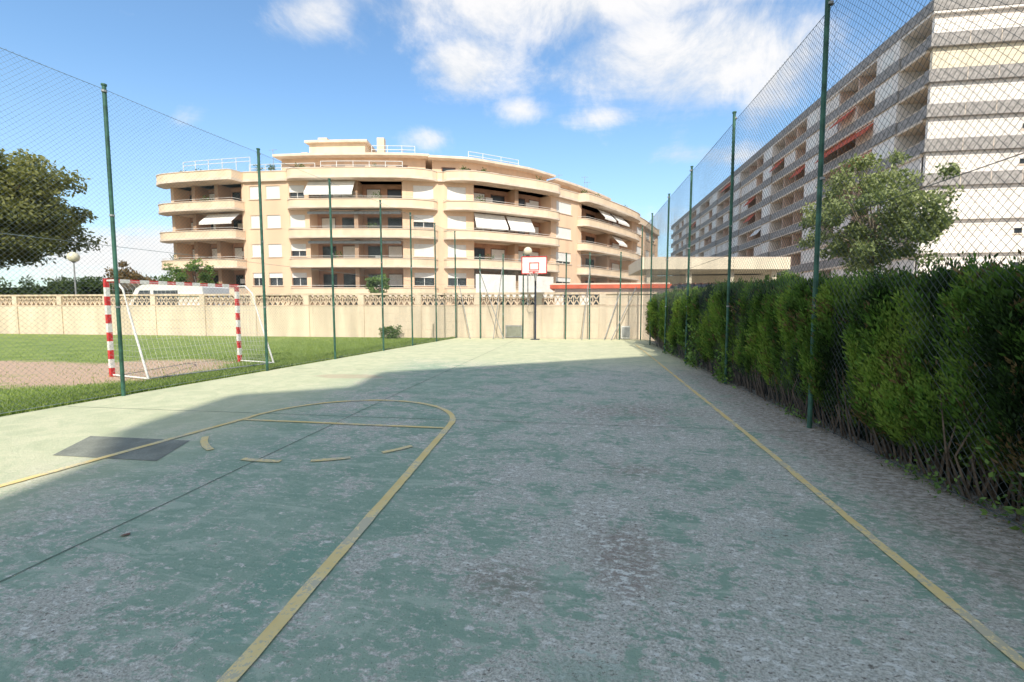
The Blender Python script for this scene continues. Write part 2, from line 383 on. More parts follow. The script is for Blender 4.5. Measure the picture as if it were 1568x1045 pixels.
# ---------------------------------------------------------------- boundary wall with lattice top
bw=empty('boundary_wall'); mb=MB(); Yw=21.8; Xl,Xr=-62,3.6
mb.box('wallblock',Xl,Xr,Yw,Yw+.2,-.1,1.55)
mb.box('wallcap',Xl,Xr,Yw-.02,Yw+.22,1.553,1.61)
mb.box('wallcap__top',Xl,Xr,Yw-.03,Yw+.23,2.10,2.20)
xx=Xl
while xx<Xr:
    x2=min(xx+3.0,Xr)
    mb.box('wallblock__pier',xx,xx+.3,Yw-.04,Yw+.24,1.613,2.098); mb.box('wallblock__pilaster',xx,xx+.3,Yw-.05,Yw-.002,-.1,1.55)
    xa=xx+.3
    solid = xx>-2
    if solid: mb.box('wallblock__fill',xa,x2,Yw+.03,Yw+.17,1.613,2.098)
    else:
        nb=9; wb=(x2-xa)/nb
        for i in range(nb):
            a=xa+i*wb; 
            for (p,q) in (((a,1.613),(a+wb,2.098)),((a,2.098),(a+wb,1.613))):
                dz=.05
                mb.hexa('wallcap__lattice',[(p[0],Yw+.04,p[1]-dz),(q[0],Yw+.04,q[1]-dz),(q[0],Yw+.16,q[1]-dz),(p[0],Yw+.16,p[1]-dz),(p[0],Yw+.04,p[1]+dz),(q[0],Yw+.04,q[1]+dz),(q[0],Yw+.16,q[1]+dz),(p[0],Yw+.16,p[1]+dz)])
            mb.box('wallcap__lattice2',a-.02,a+.02,Yw+.05,Yw+.15,1.613,2.098)
    xx+=3.0
for zc in (.38,.78,1.17): mb.box('wallcap__course',Xl,Xr,Yw-.003,Yw+.01,zc-.006,zc+.006)
for i in range(30):
    X=Xr-.6*i
    for j,zc in enumerate((0.,.38,.78,1.17)):
        mb.box('wallcap__perp',X+(j%2)*.3-.005,X+(j%2)*.3+.005,Yw-.0035,Yw+.01,zc+.008,zc+.36)
mb.box('steel__hatch',-3.45,-2.65,Yw-.06,Yw-.005,.05,.62); mb.box('patchc__hatchframe',-3.4,-2.7,Yw-.075,-.061+Yw,.1,.57)
mb.box('white__box',2.0,2.4,Yw-.25,Yw-.01,.05,.62); mb.box('steel__boxdoor',2.04,2.36,Yw-.262,Yw-.252,.1,.57)
mb.build(bw,M)

# ---------------------------------------------------------------- handball goal
ge=empty('handball_goal'); mb=MB()
a=Vector((-10.15,8.6,-.03)); b=Vector((-9.35,11.45,-.03)); d=(b-a).normalized(); bk=Vector((d.y,-d.x,0))
up=Vector((0,0,1))
def bands(p,q,n,rr):
    for i in range(n):
        s=p+(q-p)*(i/n); ee=p+(q-p)*((i+1)/n)
        k='red' if i%2==0 else 'white'
        dd=(q-p).normalized(); u=dd.cross(bk).normalized()*rr; v2=bk*rr
        mb.hexa(k,[tuple(s-u-v2),tuple(s+u-v2),tuple(s+u+v2),tuple(s-u+v2),tuple(ee-u-v2),tuple(ee+u-v2),tuple(ee+u+v2),tuple(ee-u+v2)])
Hg=2.15
bands(a,a+up*Hg,11,.04); bands(b,b+up*Hg,11,.04); bands(a+up*(Hg-.045)+d*.041,b+up*(Hg-.045)-d*.041,15,.039)
for p in (a,b):
    pts=[p+up*(Hg-.05)+bk*.05,p+up*(Hg-.05)+bk*.35,p+up*(Hg-.25)+bk*.62,p+up*(Hg-.7)+bk*.78,p+bk*1.35+up*.03]
    mb.tube('white__frame',pts,.022,8); mb.tube('white__base',[p+bk*.05+up*.04,p+bk*1.35+up*.04],.018,8)
mb.tube('steel__rear',[a+bk*1.35+up*.04,b+bk*1.35+up*.04],.016,8)
prof=[(0.35,Hg-.05),(.62,Hg-.25),(.78,Hg-.7),(1.35,.03)]
for i in range(33):
    p=a+(b-a)*(i/32); mb.tube('net',[p+bk*.05+up*(Hg-.05)]+[p+bk*(u-.03*math.sin(i*.9))+up*v2 for u,v2 in prof],.0022,3,False)
for j in range(22):
    tt=j/21*3; i=min(int(tt),2); fr=tt-i
    u=prof[i][0]+(prof[i+1][0]-prof[i][0])*fr; v2=prof[i][1]+(prof[i+1][1]-prof[i][1])*fr
    mb.tube('net',[a+bk*u+up*v2,b+bk*u+up*v2],.0022,3,False)
for p in (a,b):
    for j in range(1,18):
        z=Hg*j/18; u=1.35-(1.35-.5)*min(z/1.9,1)
        mb.tube('net',[p+up*z,p+bk*u+up*z],.0022,3,False)
    for j in range(1,11):
        u=1.3*j/11; zt=Hg-.05 if u<.4 else (Hg-.25 if u<.62 else max(.05,(1.35-u)/.57*1.45))
        mb.tube('net',[p+bk*u+up*.04,p+bk*u+up*zt],.0022,3,False)
mb.build(ge,M)

# ---------------------------------------------------------------- basketball hoop
he=empty('basketball_hoop'); mb=MB(); hx,hy=-1.93,20.9
mb.tube('dark_metal',[(hx,hy,0),(hx,hy,3.0),(hx,hy-.15,3.25),(hx,hy-.55,3.3)],.045,10)
mb.tube('dark_metal',[(hx,hy,2.5),(hx,hy-.5,3.1)],.025,8)
mb.box('white',hx-.53,hx+.53,hy-.61,hy-.57,3.0,3.70)
for (x0,x1,z0,z1) in ((-.56,.56,3.701,3.74),(-.56,.56,2.96,2.999),(-.57,-.531,3.001,3.70),(.531,.57,3.001,3.70)): mb.box('red__frame',hx+x0,hx+x1,hy-.62,hy-.565,z0,z1)
for (x0,x1,z0,z1) in ((-.22,.22,3.43,3.47),(-.22,.22,3.12,3.16),(-.22,-.18,3.162,3.428),(.18,.22,3.162,3.428)): mb.box('red__target',hx+x0,hx+x1,hy-.616,hy-.611,z0,z1)
ring=[(hx+.22*math.cos(q),hy-.87+.22*math.sin(q),3.04) for q in np.linspace(0,2*math.pi,21)]
mb.tube('red__rim',ring,.012,6,False); mb.box('red__bracket',hx-.06,hx+.06,hy-.66,hy-.621,3.0,3.08)
for i in range(10):
    q=i*.628
    for sg in (.31,-.31):
        mb.tube('net',[(hx+.22*math.cos(q),hy-.87+.22*math.sin(q),3.04),(hx+.15*math.cos(q+sg),hy-.87+.15*math.sin(q+sg),2.84),(hx+.13*math.cos(q),hy-.87+.13*math.sin(q),2.64)],.005,3,False)
mb.box('dark_metal__base',hx-.2,hx+.2,hy-.2,hy+.2,0.003,.03)
mb.build(he,M)

# ---------------------------------------------------------------- street lamps
for (S,D,H) in ((-28.6,30,4.75),(1.0,29,5.0)):
    e=empty('street_lamp'); mb=MB(); X,Y=sd(S,D)
    mb.tube('steel',[(X,Y,-.06),(X,Y,.6),(X,Y,H-.3)],[.08,.05,.04],10)
    mb.tube('dark_metal',[(X,Y,H-.36),(X,Y,H-.27)],[.07,.16],12); mb.sphere('lampglobe',(X,Y,H),.33 if S<0 else .27,10)
    mb.build(e,M,smooth=('lampglobe',))

# ---------------------------------------------------------------- curved apartment building
FS=[-40,-38.3,-34.4,-27.3,-22.8,-17,-11.1,-3.76,3.46,9.8,15,20.5,26.4]
FD=[51.2,50.6,49.4,48,47.5,47.2,47.3,48.5,52.5,58.6,65.,73,84]
def FP(S,off=0.):
    e_=.9
    D1=(np.interp(S-e_,FS,FD)+np.interp(S+e_,FS,FD)+np.interp(S,FS,FD))/3
    g_=(np.interp(S+1.2,FS,FD)-np.interp(S-1.2,FS,FD))/2.4
    nS,nD=g_,-1.; l=math.hypot(nS,nD); nS/=l; nD/=l
    return sd(S+nS*off,D1+nD*off)
bd=empty('curved_apartment_building'); mb=MB()
def ribbon(k,Sa,Sb,z0,z1,pin,pout,n=None):
    n=n or max(2,int((Sb-Sa)/.7)); Q=[]
    for i in range(n+1):
        u=i/n; S=Sa+(Sb-Sa)*u
        po=pout(u) if callable(pout) else pout; pi_=pin(u) if callable(pin) else pin
        Q.append((FP(S,pi_),FP(S,po)))
    for i in range(n):
        (a,b),(c,d_)=Q[i],Q[i+1]
        mb.poly(k,(b[0],b[1],z0),(d_[0],d_[1],z0),(d_[0],d_[1],z1),(b[0],b[1],z1))
        mb.poly(k,(a[0],a[1],z1),(b[0],b[1],z1),(d_[0],d_[1],z1),(c[0],c[1],z1))
        mb.poly(k,(a[0],a[1],z0),(c[0],c[1],z0),(d_[0],d_[1],z0),(b[0],b[1],z0))
        mb.poly(k,(c[0],c[1],z0),(a[0],a[1],z0),(a[0],a[1],z1),(c[0],c[1],z1))
    for (a,b) in (Q[0],Q[-1]): mb.poly(k,(a[0],a[1],z0),(b[0],b[1],z0),(b[0],b[1],z1),(a[0],a[1],z1))
def wallq(k,Sa,Sb,z0,z1,off=0.):
    n=max(1,int((Sb-Sa)/1.0))
    for i in range(n):
        a=FP(Sa+(Sb-Sa)*i/n,off); b=FP(Sa+(Sb-Sa)*(i+1)/n,off)
        mb.poly(k,(a[0],a[1],z0),(b[0],b[1],z0),(b[0],b[1],z1),(a[0],a[1],z1))
def side(k,S,z0,z1,o0,o1,th=.12):
    ribbon(k,S-th,S+th,z0,z1,o0,o1,1)
ZF=[2.75,5.7,8.65,11.6,14.55]; ZR=ZF[4]; SL=-36.6
plants=[]
bays=[(SL,-33.8,'B'),(-33.8,-31.0,'B'),(-31.0,-27.8,'B'),(-27.8,-20.9,'W',[(-27.1,-26.0),(-25.3,-23.8),(-22.8,-21.2)]),
(-20.9,-15.9,'B'),(-15.9,-11.,'B'),(-11.,-4.2,'W',[(-10.1,-8.1),(-6.7,-4.8)]),(-4.2,.5,'B'),(.5,4.7,'B'),(4.7,8.4,'W',[(5.2,7.2)]),
(8.4,13.1,'B'),(13.1,18.2,'B'),(18.2,26.4,'W',[(19.2,20.6),(22.,23.4),(24.6,25.6)])]
for fi in range(4):
    z0,z1=ZF[fi],ZF[fi+1]
    for bay in bays:
        Sa,Sb,ty=bay[:3]
        if ty=='W':
            wz0,wz1=z0+1.0,z0+2.3; cur=Sa
            for (wa,wb) in bay[3]:
                wallq('facade',cur,wa,z0,z1); wallq('facade',wa,wb,z0,wz0); wallq('facade',wa,wb,wz1,z1)
                ribbon('facade__reveal',wa-.12,wa,wz0,wz1,-.3,-.002,1); ribbon('facade__reveal',wb,wb+.12,wz0,wz1,-.3,-.002,1)
                ribbon('slab__sill',wa-.1,wb+.1,wz0-.09,wz0-.003,-.28,.08,1)
                ribbon('facade__reveal',wa,wb,wz1,wz1+.05,-.3,-.002,1)
                sh=random.choice([.0,.0,.0,.2,.45]) if fi>0 else .6
                zc=wz0+(wz1-wz0)*sh
                ribbon('shutter',wa,wb,zc,wz1,-.22,-.08,1)
                if sh>0:
                    wallq('glass',wa,wb,wz0,zc,-.22); mid=(wa+wb)/2; ribbon('whitemetal__frame',mid-.03,mid+.03,wz0,zc,-.22,-.17,1)
                cur=wb
            wallq('facade',cur,Sb,z0,z1)
        else:
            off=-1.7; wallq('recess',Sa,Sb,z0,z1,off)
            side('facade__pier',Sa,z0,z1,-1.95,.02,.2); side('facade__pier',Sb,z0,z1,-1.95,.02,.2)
            wdt=Sb-Sa
            for (da,db) in ((.14,.42),(.58,.88)):
                a_,b_=Sa+wdt*da,Sa+wdt*db
                if random.random()<.5: ribbon('shutter__door',a_,b_,z0+random.choice([.1,1.1]),z0+2.2,off+.045,off+.08,1)
                ribbon('brownwood',a_-.06,b_+.06,z0+.02,z0+2.3,off+.005,off+.03,1); ribbon('glass__door',a_,b_,z0+.05,z0+2.2,off+.031,off+.04,1)
            if random.random()<.4:
                q=Sa+wdt*.5; ribbon('shutter__ac',q-.35,q+.35,z0+1.3,z0+1.8,off+.1,off+.4,1)
            if random.random()<.35:
                q=Sa+wdt*random.uniform(.2,.7); ribbon(random.choice(['brownwood__chair','steel__chair','recess__thing']),q,q+.7,z0+.05,z0+1.15,-1.2,-.7,1)
            if random.random()<.3: plants.append((Sa+wdt*random.uniform(.1,.9),z0+1.0,.3,.6))
    ribbon('slab',SL,26.4,z1-.2,z1-.001,-2,-.01)
def tp(Sa,Sb,pm,ta,tb_,lo=.18):
    L=Sb-Sa
    def P(u):
        s=u*L; k=1.
        if s<ta: k=min(k,math.sqrt(max(0,1-(1-s/ta)**2)))
        if L-s<tb_: k=min(k,math.sqrt(max(0,1-(1-(L-s)/tb_)**2)))
        return lo+(pm-lo)*k
    return P
spans=[(-37.9,-27.7,1.4,2.,.6),(-22.9,-7.7,1.05,1.4,3.4),(-7.1,5.2,1.1,3.0,.8),(8.,19.2,1.1,.8,2.)]
for zf in ZF[:4]:
    for (a_,b_,pm,ta,tb_) in spans:
        P=tp(a_,b_,pm,ta,tb_)
        ribbon('slab__balcony',a_,b_,zf-.2,zf+.0,-.3,P,44)
        ribbon('facade_cream',a_+.02,b_-.02,zf+.001,zf+.66,lambda u:P(u)-.17,lambda u:P(u)-.05,44)
        ribbon('slab__coping',a_,b_,zf+.662,zf+.73,lambda u:P(u)-.2,lambda u:P(u)+.01,44)
        n=44; mb.tube('whitemetal__handrail',[FP(a_+(b_-a_)*i/n,P(i/n)-.1)+(zf+.93,) for i in range(n+1)],.02,4,False)
for (a_,b_,pm,ta,tb_) in spans+[(-27.69,-22.91,.2,.1,.1),(-7.69,-7.11,.2,.1,.1),(5.21,7.99,.2,.1,.1),(19.21,26.4,.3,.1,.1)]:
    P=tp(a_,b_,pm+.1,ta,tb_)
    ribbon('slab__cornice',a_,b_,ZR-.25,ZR,-.3,P,34); ribbon('facade_cream__parapet',a_,b_,ZR+.001,ZR+.7,lambda u:P(u)-.17,lambda u:P(u)-.06,34)
    ribbon('slab__roofcoping',a_,b_,ZR+.702,ZR+.78,lambda u:P(u)-.2,lambda u:P(u)-.01,34)
ribbon('slab__roof',SL,26.4,ZR-.2,ZR-.02,-13,-.31,40)
wallq('facade__ground',SL,26.4,-.06,2.55); ribbon('facade__rear',SL,26.4,-.06,ZR-.25,-13,-12.8,40)
for S in (SL,26.4): side('facade__end',S,-.06,ZR-.25,-13,-2.,.1)
for (a_,b_) in ((-33,-30),(-26,-24),(-19,-16),(-14.5,-12),(-9.5,-7),(-6,-4.6),(-3.9,.2),(1,4.4),(9,12.6),(13.5,17.5)):
    ribbon('glass__shop',a_,b_,.2,2.3,.01,.03,2)
for (a_,b_) in ((-4.1,-.2),(.1,3.9)): ribbon('awning_white__blind',a_,b_,2.55,4.9,1.2,1.25,3)
# penthouse (set back) and roof structures
for (a_,b_,h_) in ((-25.5,-8.9,3.0),(-8.2,6.5,2.9),(7.5,16,2.6),(17,24,2.2)):
    ribbon('facade__penthouse',a_,b_,ZR+.01,ZR+h_,-10,-3.2); ribbon('slab__pentroof',a_-.4,b_+.4,ZR+.002+h_,ZR+.25+h_,-10.3,-2.2)
    q=a_+1
    while q<b_-1.5:
        ribbon('brownwood__ph',q,q+1.5,ZR+.4,ZR+2.2,-3.19,-3.15,1); ribbon('glass__ph',q+.1,q+1.4,ZR+.5,ZR+2.1,-3.149,-3.14,1); q+=2.4
ribbon('facade_cream__tower',-23.2,-16.4,ZR+3.26,ZR+5.2,-9,-5,6); ribbon('slab__towerroof',-23.6,-16.,ZR+5.2,ZR+5.45,-9.4,-4.6,6)
ribbon('facade_cream__tower2',-22.6,-21.4,ZR+5.45,ZR+6.2,-7,-6,1); ribbon('facade_cream__chimney',-15.3,-14.5,ZR+3.26,ZR+6.2,-7,-6.2,1)
ribbon('facade_cream__chimney2',-25.,-24.2,ZR+3.26,ZR+4.7,-7,-6.2,1); ribbon('slab__step',-16.3,-15.4,ZR+3.26,ZR+4.2,-8.,-5.2,2)
ribbon('facade_cream__rooftop',9,12.5,ZR+2.86,ZR+3.7,-8,-5,2); ribbon('facade_cream__rooftop2',19,20.5,ZR+2.46,ZR+3.4,-8,-5,2)
for (a_,b_,zb,zt,o_) in ((-36,-27.6,ZR,ZR+2.6,-.9),(-27.,-20,ZR+.75,ZR+1.5,.0),(-15.,-10,ZR+3.25,ZR+4.2,-3.),(-3.8,2.2,ZR+3.15,ZR+4.,-3.),(-19,-11,ZR+.75,ZR+1.4,.85)):
    n=max(2,int((b_-a_)/1.6))
    for i in range(n+1):
        p=FP(a_+(b_-a_)*i/n,o_); mb.tube('whitemetal__rail',[(p[0],p[1],zb),(p[0],p[1],zt)],.035,5)
    for zz in (zt,zt-.4):
        mb.tube('whitemetal__rail',[FP(a_+(b_-a_)*i/n,o_)+(zz,) for i in range(n+1)],.035,5)
for S,h_ in ((14.5,3.2),(15.,2.6),(-28,2.2),(2.,1.8),(-12,1.9),(10,2.)):
    p=FP(S,-5); z_=ZR+2.6; mb.tube('steel__aerial',[(p[0],p[1],z_-.6),(p[0],p[1],z_+h_)],.03,5); mb.tube('steel__aerial',[(p[0]-.5,p[1],z_+h_-.1),(p[0]+.5,p[1],z_+h_-.1)],.02,5)
def awn(k,Sa,Sb,zt,drop,out):
    a_,b_=FP(Sa,.1),FP(Sb,.1); c_,d_=FP(Sa,out),FP(Sb,out)
    mb.poly(k,(a_[0],a_[1],zt),(b_[0],b_[1],zt),(d_[0],d_[1],zt-drop),(c_[0],c_[1],zt-drop))
    mb.poly(k,(c_[0],c_[1],zt-drop),(d_[0],d_[1],zt-drop),(d_[0],d_[1],zt-drop-.25),(c_[0],c_[1],zt-drop-.25))
awn('awning_white',-20.7,-15.9,14.2,1.3,1.1); awn('awning_white',-32.,-28.2,11.2,1.0,1.3)
awn('awning_white',-4.,-.9,11.3,1.4,1.1); awn('awning_white',-.7,2.,11.3,1.4,1.1)
awn('awning_white',11.,13.,14.1,1.1,1.2); awn('awning_white',13.4,15.6,14.1,1.1,1.2); awn('awning_white',13.6,15.2,11.2,1.1,1.2)
for z_ in (11.25,8.3): awn('steel__awningcase',-20.7,-11.3,z_,.12,.5)
mb.build(bd,M)
# potted plants on terraces
for S,r_ in ((-26,.5),(-24.6,.4),(-21.5,.55),(-14,.4),(-5,.5),(-3,.4),(3,.5),(9,.45),(11,.6),(16,.5),(-33,.5),(-35,.4)): plants.append((S,ZR+1.1,0.0,r_))
PC=[];PL=[]
for (S,z_,o_,r_) in plants:
    p=FP(S,o_); n=70; u=unit(n)*(rng.uniform(0,1,n)**.4)[:,None]*r_; u[:,2]*=.8
    PC.append(np.array([p[0],p[1],z_])+u)
PC=np.concatenate(PC); n=len(PC); br=rng.uniform(0,1,n)
leaves('terrace_plants',PC,unit(n)+np.array([0,0,.4]),rng.uniform(.15,.3,n),rng.uniform(.06,.12,n),np.array([.03,.07,.02])*(1-br)[:,None]+np.array([.14,.22,.06])*br[:,None],M['leaf'],bd)

# ---------------------------------------------------------------- long slab apartment block (right)
rb=empty('slab_apartment_block'); mb=MB(); X0=31.5; Y0,Y1=47.,160.; FH=3.0; NF=9
nb=31; bwid=(Y1-Y0)/nb
for k in range(NF):
    f=.35+k*FH
    mb.box('slab',X0-.9,X0+2.2,Y0+.3,Y1,f-.22,f-.002)
    mb.box('pinkwall',X0+2.,X0+2.2,Y0+.3,Y1,f,f+FH-.23)
    for i in range(nb):
        ya,yb=Y0+i*bwid,Y0+(i+1)*bwid
        if i==0: ya+=.35
        if i%4==1 :
            mb.box('whitewall',X0-1.0,X0+1.9,ya+.1,yb-.1,f+1.06,f+FH-.225)
            mb.box('greyband__p',X0-1.04,X0+1.9,ya+.05,yb-.05,f,f+1.055)
            mb.box('shutter__w',X0-1.03,X0-1.001,ya+.9,yb-1.,f+1.2,f+2.3)
        else:
            mb.box('greyband',X0-.9,X0-.75,ya+.02,yb-.02,f,f+.98); mb.box('slab__cop',X0-.93,X0-.72,ya+.02,yb-.02,f+.981,f+1.05)
            if i>0: mb.box('pinkwall__party',X0-.6,X0+1.99,ya-.08,ya+.08,f,f+FH-.225)
            mb.box('glass',X0+1.95,X0+1.99,ya+.9,yb-.9,f+.1,f+2.1)
            r_=random.random()
            if r_<.3: mb.box('shutter__w',X0+1.9,X0+1.948,ya+.9,yb-.9,f+.7,f+2.2)
            if r_>.92:
                kk='awning_red' if random.random()<.75 else 'awning_white'
                mb.hexa(kk,[(X0-1.6,ya+.2,f+1.5),(X0-1.55,ya+.2,f+1.5),(X0-1.55,yb-.2,f+1.5),(X0-1.6,yb-.2,f+1.5),(X0-.6,ya+.2,f+2.7),(X0-.55,ya+.2,f+2.7),(X0-.55,yb-.2,f+2.7),(X0-.6,yb-.2,f+2.7)])
            elif r_>.62: mb.box('whitewall__encl',X0-.7,X0-.6,ya+.1,yb-.1,f+1.06,f+FH-.23)
    mb.box(('creamwall' if k==7 else 'whitewall')+'__end',X0-.6,X0+28,Y0-.0,Y0+.29,f+1.1,f+FH-.003)
    mb.box('greyband__end' if k>=4 else 'whitewall__lowend',X0-1.0,X0+28,Y0-.35,Y0+.295,f-.0,f+1.097)
    for q,wd in ((6.8,.6),(15.5,.6),(22,1.)):
        if (k+int(q))%3!=0: 
            mb.box('glass__end',X0+q,X0+q+wd,Y0-.02,Y0-.003,f+1.7,f+2.15); mb.box('slab__sill',X0+q-.1,X0+q+wd+.1,Y0-.08,Y0-.004,f+1.6,f+1.69)
    for zz in (1.5,2.,2.5): mb.box('slab__string',X0-.6,X0+28,Y0-.02,Y0-.0015,f+zz,f+zz+.03)
    for q in np.arange(X0+2,X0+28,2.4): mb.box('slab__jt',q,q+.04,Y0-.362,Y0-.352,f,f+1.09)
mb.box('whitewall__roofpar',X0-.9,X0+28,Y0-.3,Y1,.35+NF*FH-.22,.35+NF*FH+.0); mb.box('greyband__roof',X0-1.0,X0+28,Y0-.35,Y1,.352+NF*FH,.35+NF*FH+1.0)
mb.box('whitewall__body',X0+2.3,X0+27.9,Y0+.31,Y1-.1,-.06,.35+NF*FH-.3); mb.box('whitewall__base',X0-.3,X0+2.2,Y0+.1,Y1,-.06,.12)
for kk,ff,i in (('awning_red',5,2),('awning_red',6,3),('awning_red',6,2),('awning_red',2,11),('awning_red',7,3),('awning_red',2,10)):
    f=.35+ff*FH; ya=Y0+i*bwid; yb=ya+bwid
    mb.hexa(kk,[(X0-1.9,ya+.1,f+1.4),(X0-1.85,ya+.1,f+1.4),(X0-1.85,yb,f+1.4),(X0-1.9,yb,f+1.4),(X0-.6,ya+.1,f+2.75),(X0-.55,ya+.1,f+2.75),(X0-.55,yb,f+2.75),(X0-.6,yb,f+2.75)])
for q in (55,70,88,105,130): mb.box('whitewall__lift',X0+3,X0+8,q,q+4,28.4,30.)
mb.build(rb,M)

# ---------------------------------------------------------------- building behind the camera (its shade covers the court)
tb=empty('rear_apartment_building'); mb=MB(); Hh=24.
roof=[(-1.85,-19.4),(.65,-17.85),(-.5,-16.5),(6.,-12.05),(19,-3.),(24,-11),(6,-28)]
body=[(-1.2,-19.0)]+[(.45,-17.95),(-.1,-16.6)]+roof[3:]
def prism(k,F,z0,z1):
    n=len(F)
    for i in range(n):
        p,q=F[i],F[(i+1)%n]; mb.poly(k,(p[0],p[1],z0),(q[0],q[1],z0),(q[0],q[1],z1),(p[0],p[1],z1))
    mb.poly(k,*[(p[0],p[1],z0) for p in F]); mb.poly(k,*[(p[0],p[1],z1) for p in F])
prism('whitewall',body,-.06,21.9); prism('slab__topfloor',roof,21.9,Hh)
dv=Vector((13,9.05)).normalized()
for k in range(7):
    for i in range(4):
        p=Vector((6.0,-12.05))+dv*(1.2+i*3.4); nn_=Vector((-dv.y,dv.x))
        a_=p+nn_*.03; b_=a_+dv*1.6
        mb.poly('glass',(a_.x,a_.y,1+k*2.9),(b_.x,b_.y,1+k*2.9),(b_.x,b_.y,2.4+k*2.9),(a_.x,a_.y,2.4+k*2.9))
mb.build(tb,M)

# ---------------------------------------------------------------- canopy, kiosk, pergola, playhouse, van, low houses
cn=empty('flat_roof_canopy'); mb=MB()
P=[sd(9.6,34),sd(20.6,34),sd(22.5,41),sd(10.4,41)]
mb.hexa('creamwall',[(p[0],p[1],4.3) for p in P]+[(p[0],p[1],5.1) for p in P])
mb.hexa('slab__lip',[(p[0],p[1],5.103) for p in P]+[(p[0],p[1],5.2) for p in P])
for S in (10.4,13.4,16.6,19.8):
    p=sd(S,34.8); mb.box('creamwall__col',p[0]-.18,p[0]+.18,p[1]-.18,p[1]+.18,-.06,4.29)
p=sd(12,40); q=sd(21.5,40); mb.box('creamwall__room',p[0],q[0],p[1],p[1]+3,-.06,4.2)
mb.build(cn,M)
rs=empty('red_roofed_kiosk'); mb=MB(); p=sd(2.9,31); q=sd(10.2,31)
mb.box('whitewall',p[0],q[0],p[1],p[1]+3,-.06,2.72); mb.box('awning_red',p[0]-.3,q[0]+.3,p[1]-.5,p[1]+3.3,2.723,2.98); mb.box('slab__cap',p[0]-.2,q[0]+.2,p[1]-.4,p[1]+3.2,2.983,3.08)
for i in range(4): mb.box('glass',p[0]+.6+i*1.8,p[0]+1.7+i*1.8,p[1]-.02,p[1]-.003,1.0,2.3)
mb.build(rs,M)
pg=empty('pergola'); mb=MB(); p=sd(8.9,24); 
for dx in (0,1.3,2.7):
    for dy in (0,2.): mb.box('dark_metal',p[0]+dx,p[0]+dx+.1,p[1]+dy,p[1]+dy+.1,-.06,2.55)
for dy in (0,2.): mb.box('dark_metal__beam',p[0]-.2,p[0]+3.,p[1]+dy,p[1]+dy+.1,2.553,2.68)
for i in range(9): mb.box('brownwood__slat',p[0]-.1+i*.35,p[0]-.04+i*.35,p[1]-.2,p[1]+2.3,2.683,2.76)
mb.build(pg,M)
ph=empty('playhouse'); mb=MB(); p=sd(13.2,25.5)
mb.box('recess',p[0],p[0]+2.6,p[1],p[1]+2,-.06,2.2)
mb.hexa('awning_red__roof',[(p[0]-.2,p[1]-.2,2.203),(p[0]+2.8,p[1]-.2,2.203),(p[0]+2.8,p[1]+2.2,2.203),(p[0]-.2,p[1]+2.2,2.203),(p[0]+.9,p[1]+.7,2.9),(p[0]+1.7,p[1]+.7,2.9),(p[0]+1.7,p[1]+1.3,2.9),(p[0]+.9,p[1]+1.3,2.9)])
mb.box('glass__win',p[0]+.8,p[0]+1.6,p[1]-.02,p[1]-.003,1.1,1.8)
mb.build(ph,M)
vn=empty('parked_van'); mb=MB(); p=sd(-21.6,25.2); vx,vy=p
pr=[(0,.45),(0,1.25),(.35,1.55),(1.0,2.5),(1.4,2.72),(4.9,2.75),(5.1,2.55),(5.15,.45)]
for i in range(len(pr)):
    a_,b_=pr[i],pr[(i+1)%len(pr)]
    mb.poly('vanpaint',(vx+a_[0],vy,a_[1]),(vx+b_[0],vy,b_[1]),(vx+b_[0],vy+1.9,b_[1]),(vx+a_[0],vy+1.9,a_[1]))
for yv in (vy,vy+1.9): mb.poly('vanpaint',*[(vx+q[0],yv,q[1]) for q in pr])
mb.poly('glass',(vx+.75,vy-.01,1.6),(vx+1.9,vy-.01,1.6),(vx+1.9,vy-.01,2.4),(vx+1.25,vy-.01,2.4)); mb.poly('glass',(vx+2.1,vy-.01,1.6),(vx+3.6,vy-.01,1.6),(vx+3.6,vy-.01,2.4),(vx+2.1,vy-.01,2.4))
for q in (.95,4.1):
    for yv in (vy-.03,vy+1.73): mb.tube('rubber',[(vx+q,yv,.3),(vx+q,yv+.2,.3)],.34,16)
mb.build(vn,M)
for (S,D,wd,h_) in ((-50,75,14,8.5),(-63,85,12,7.5),(-44,95,9,10.5)):
    e=empty('white_house'); mb=MB(); p=sd(S,D)
    mb.box('whitewall',p[0],p[0]+wd,p[1],p[1]+9,-.06,h_); mb.box('slab__roof',p[0]-.2,p[0]+wd+.2,p[1]-.2,p[1]+9.2,h_+.003,h_+.25)
    q=1.
    while q<wd-1.5:
        for zz in np.arange(1,h_-1.5,2.8): mb.box('glass',p[0]+q,p[0]+q+1.1,p[1]-.03,p[1]-.003,zz,zz+1.2)
        q+=2.6
    mb.build(e,M)

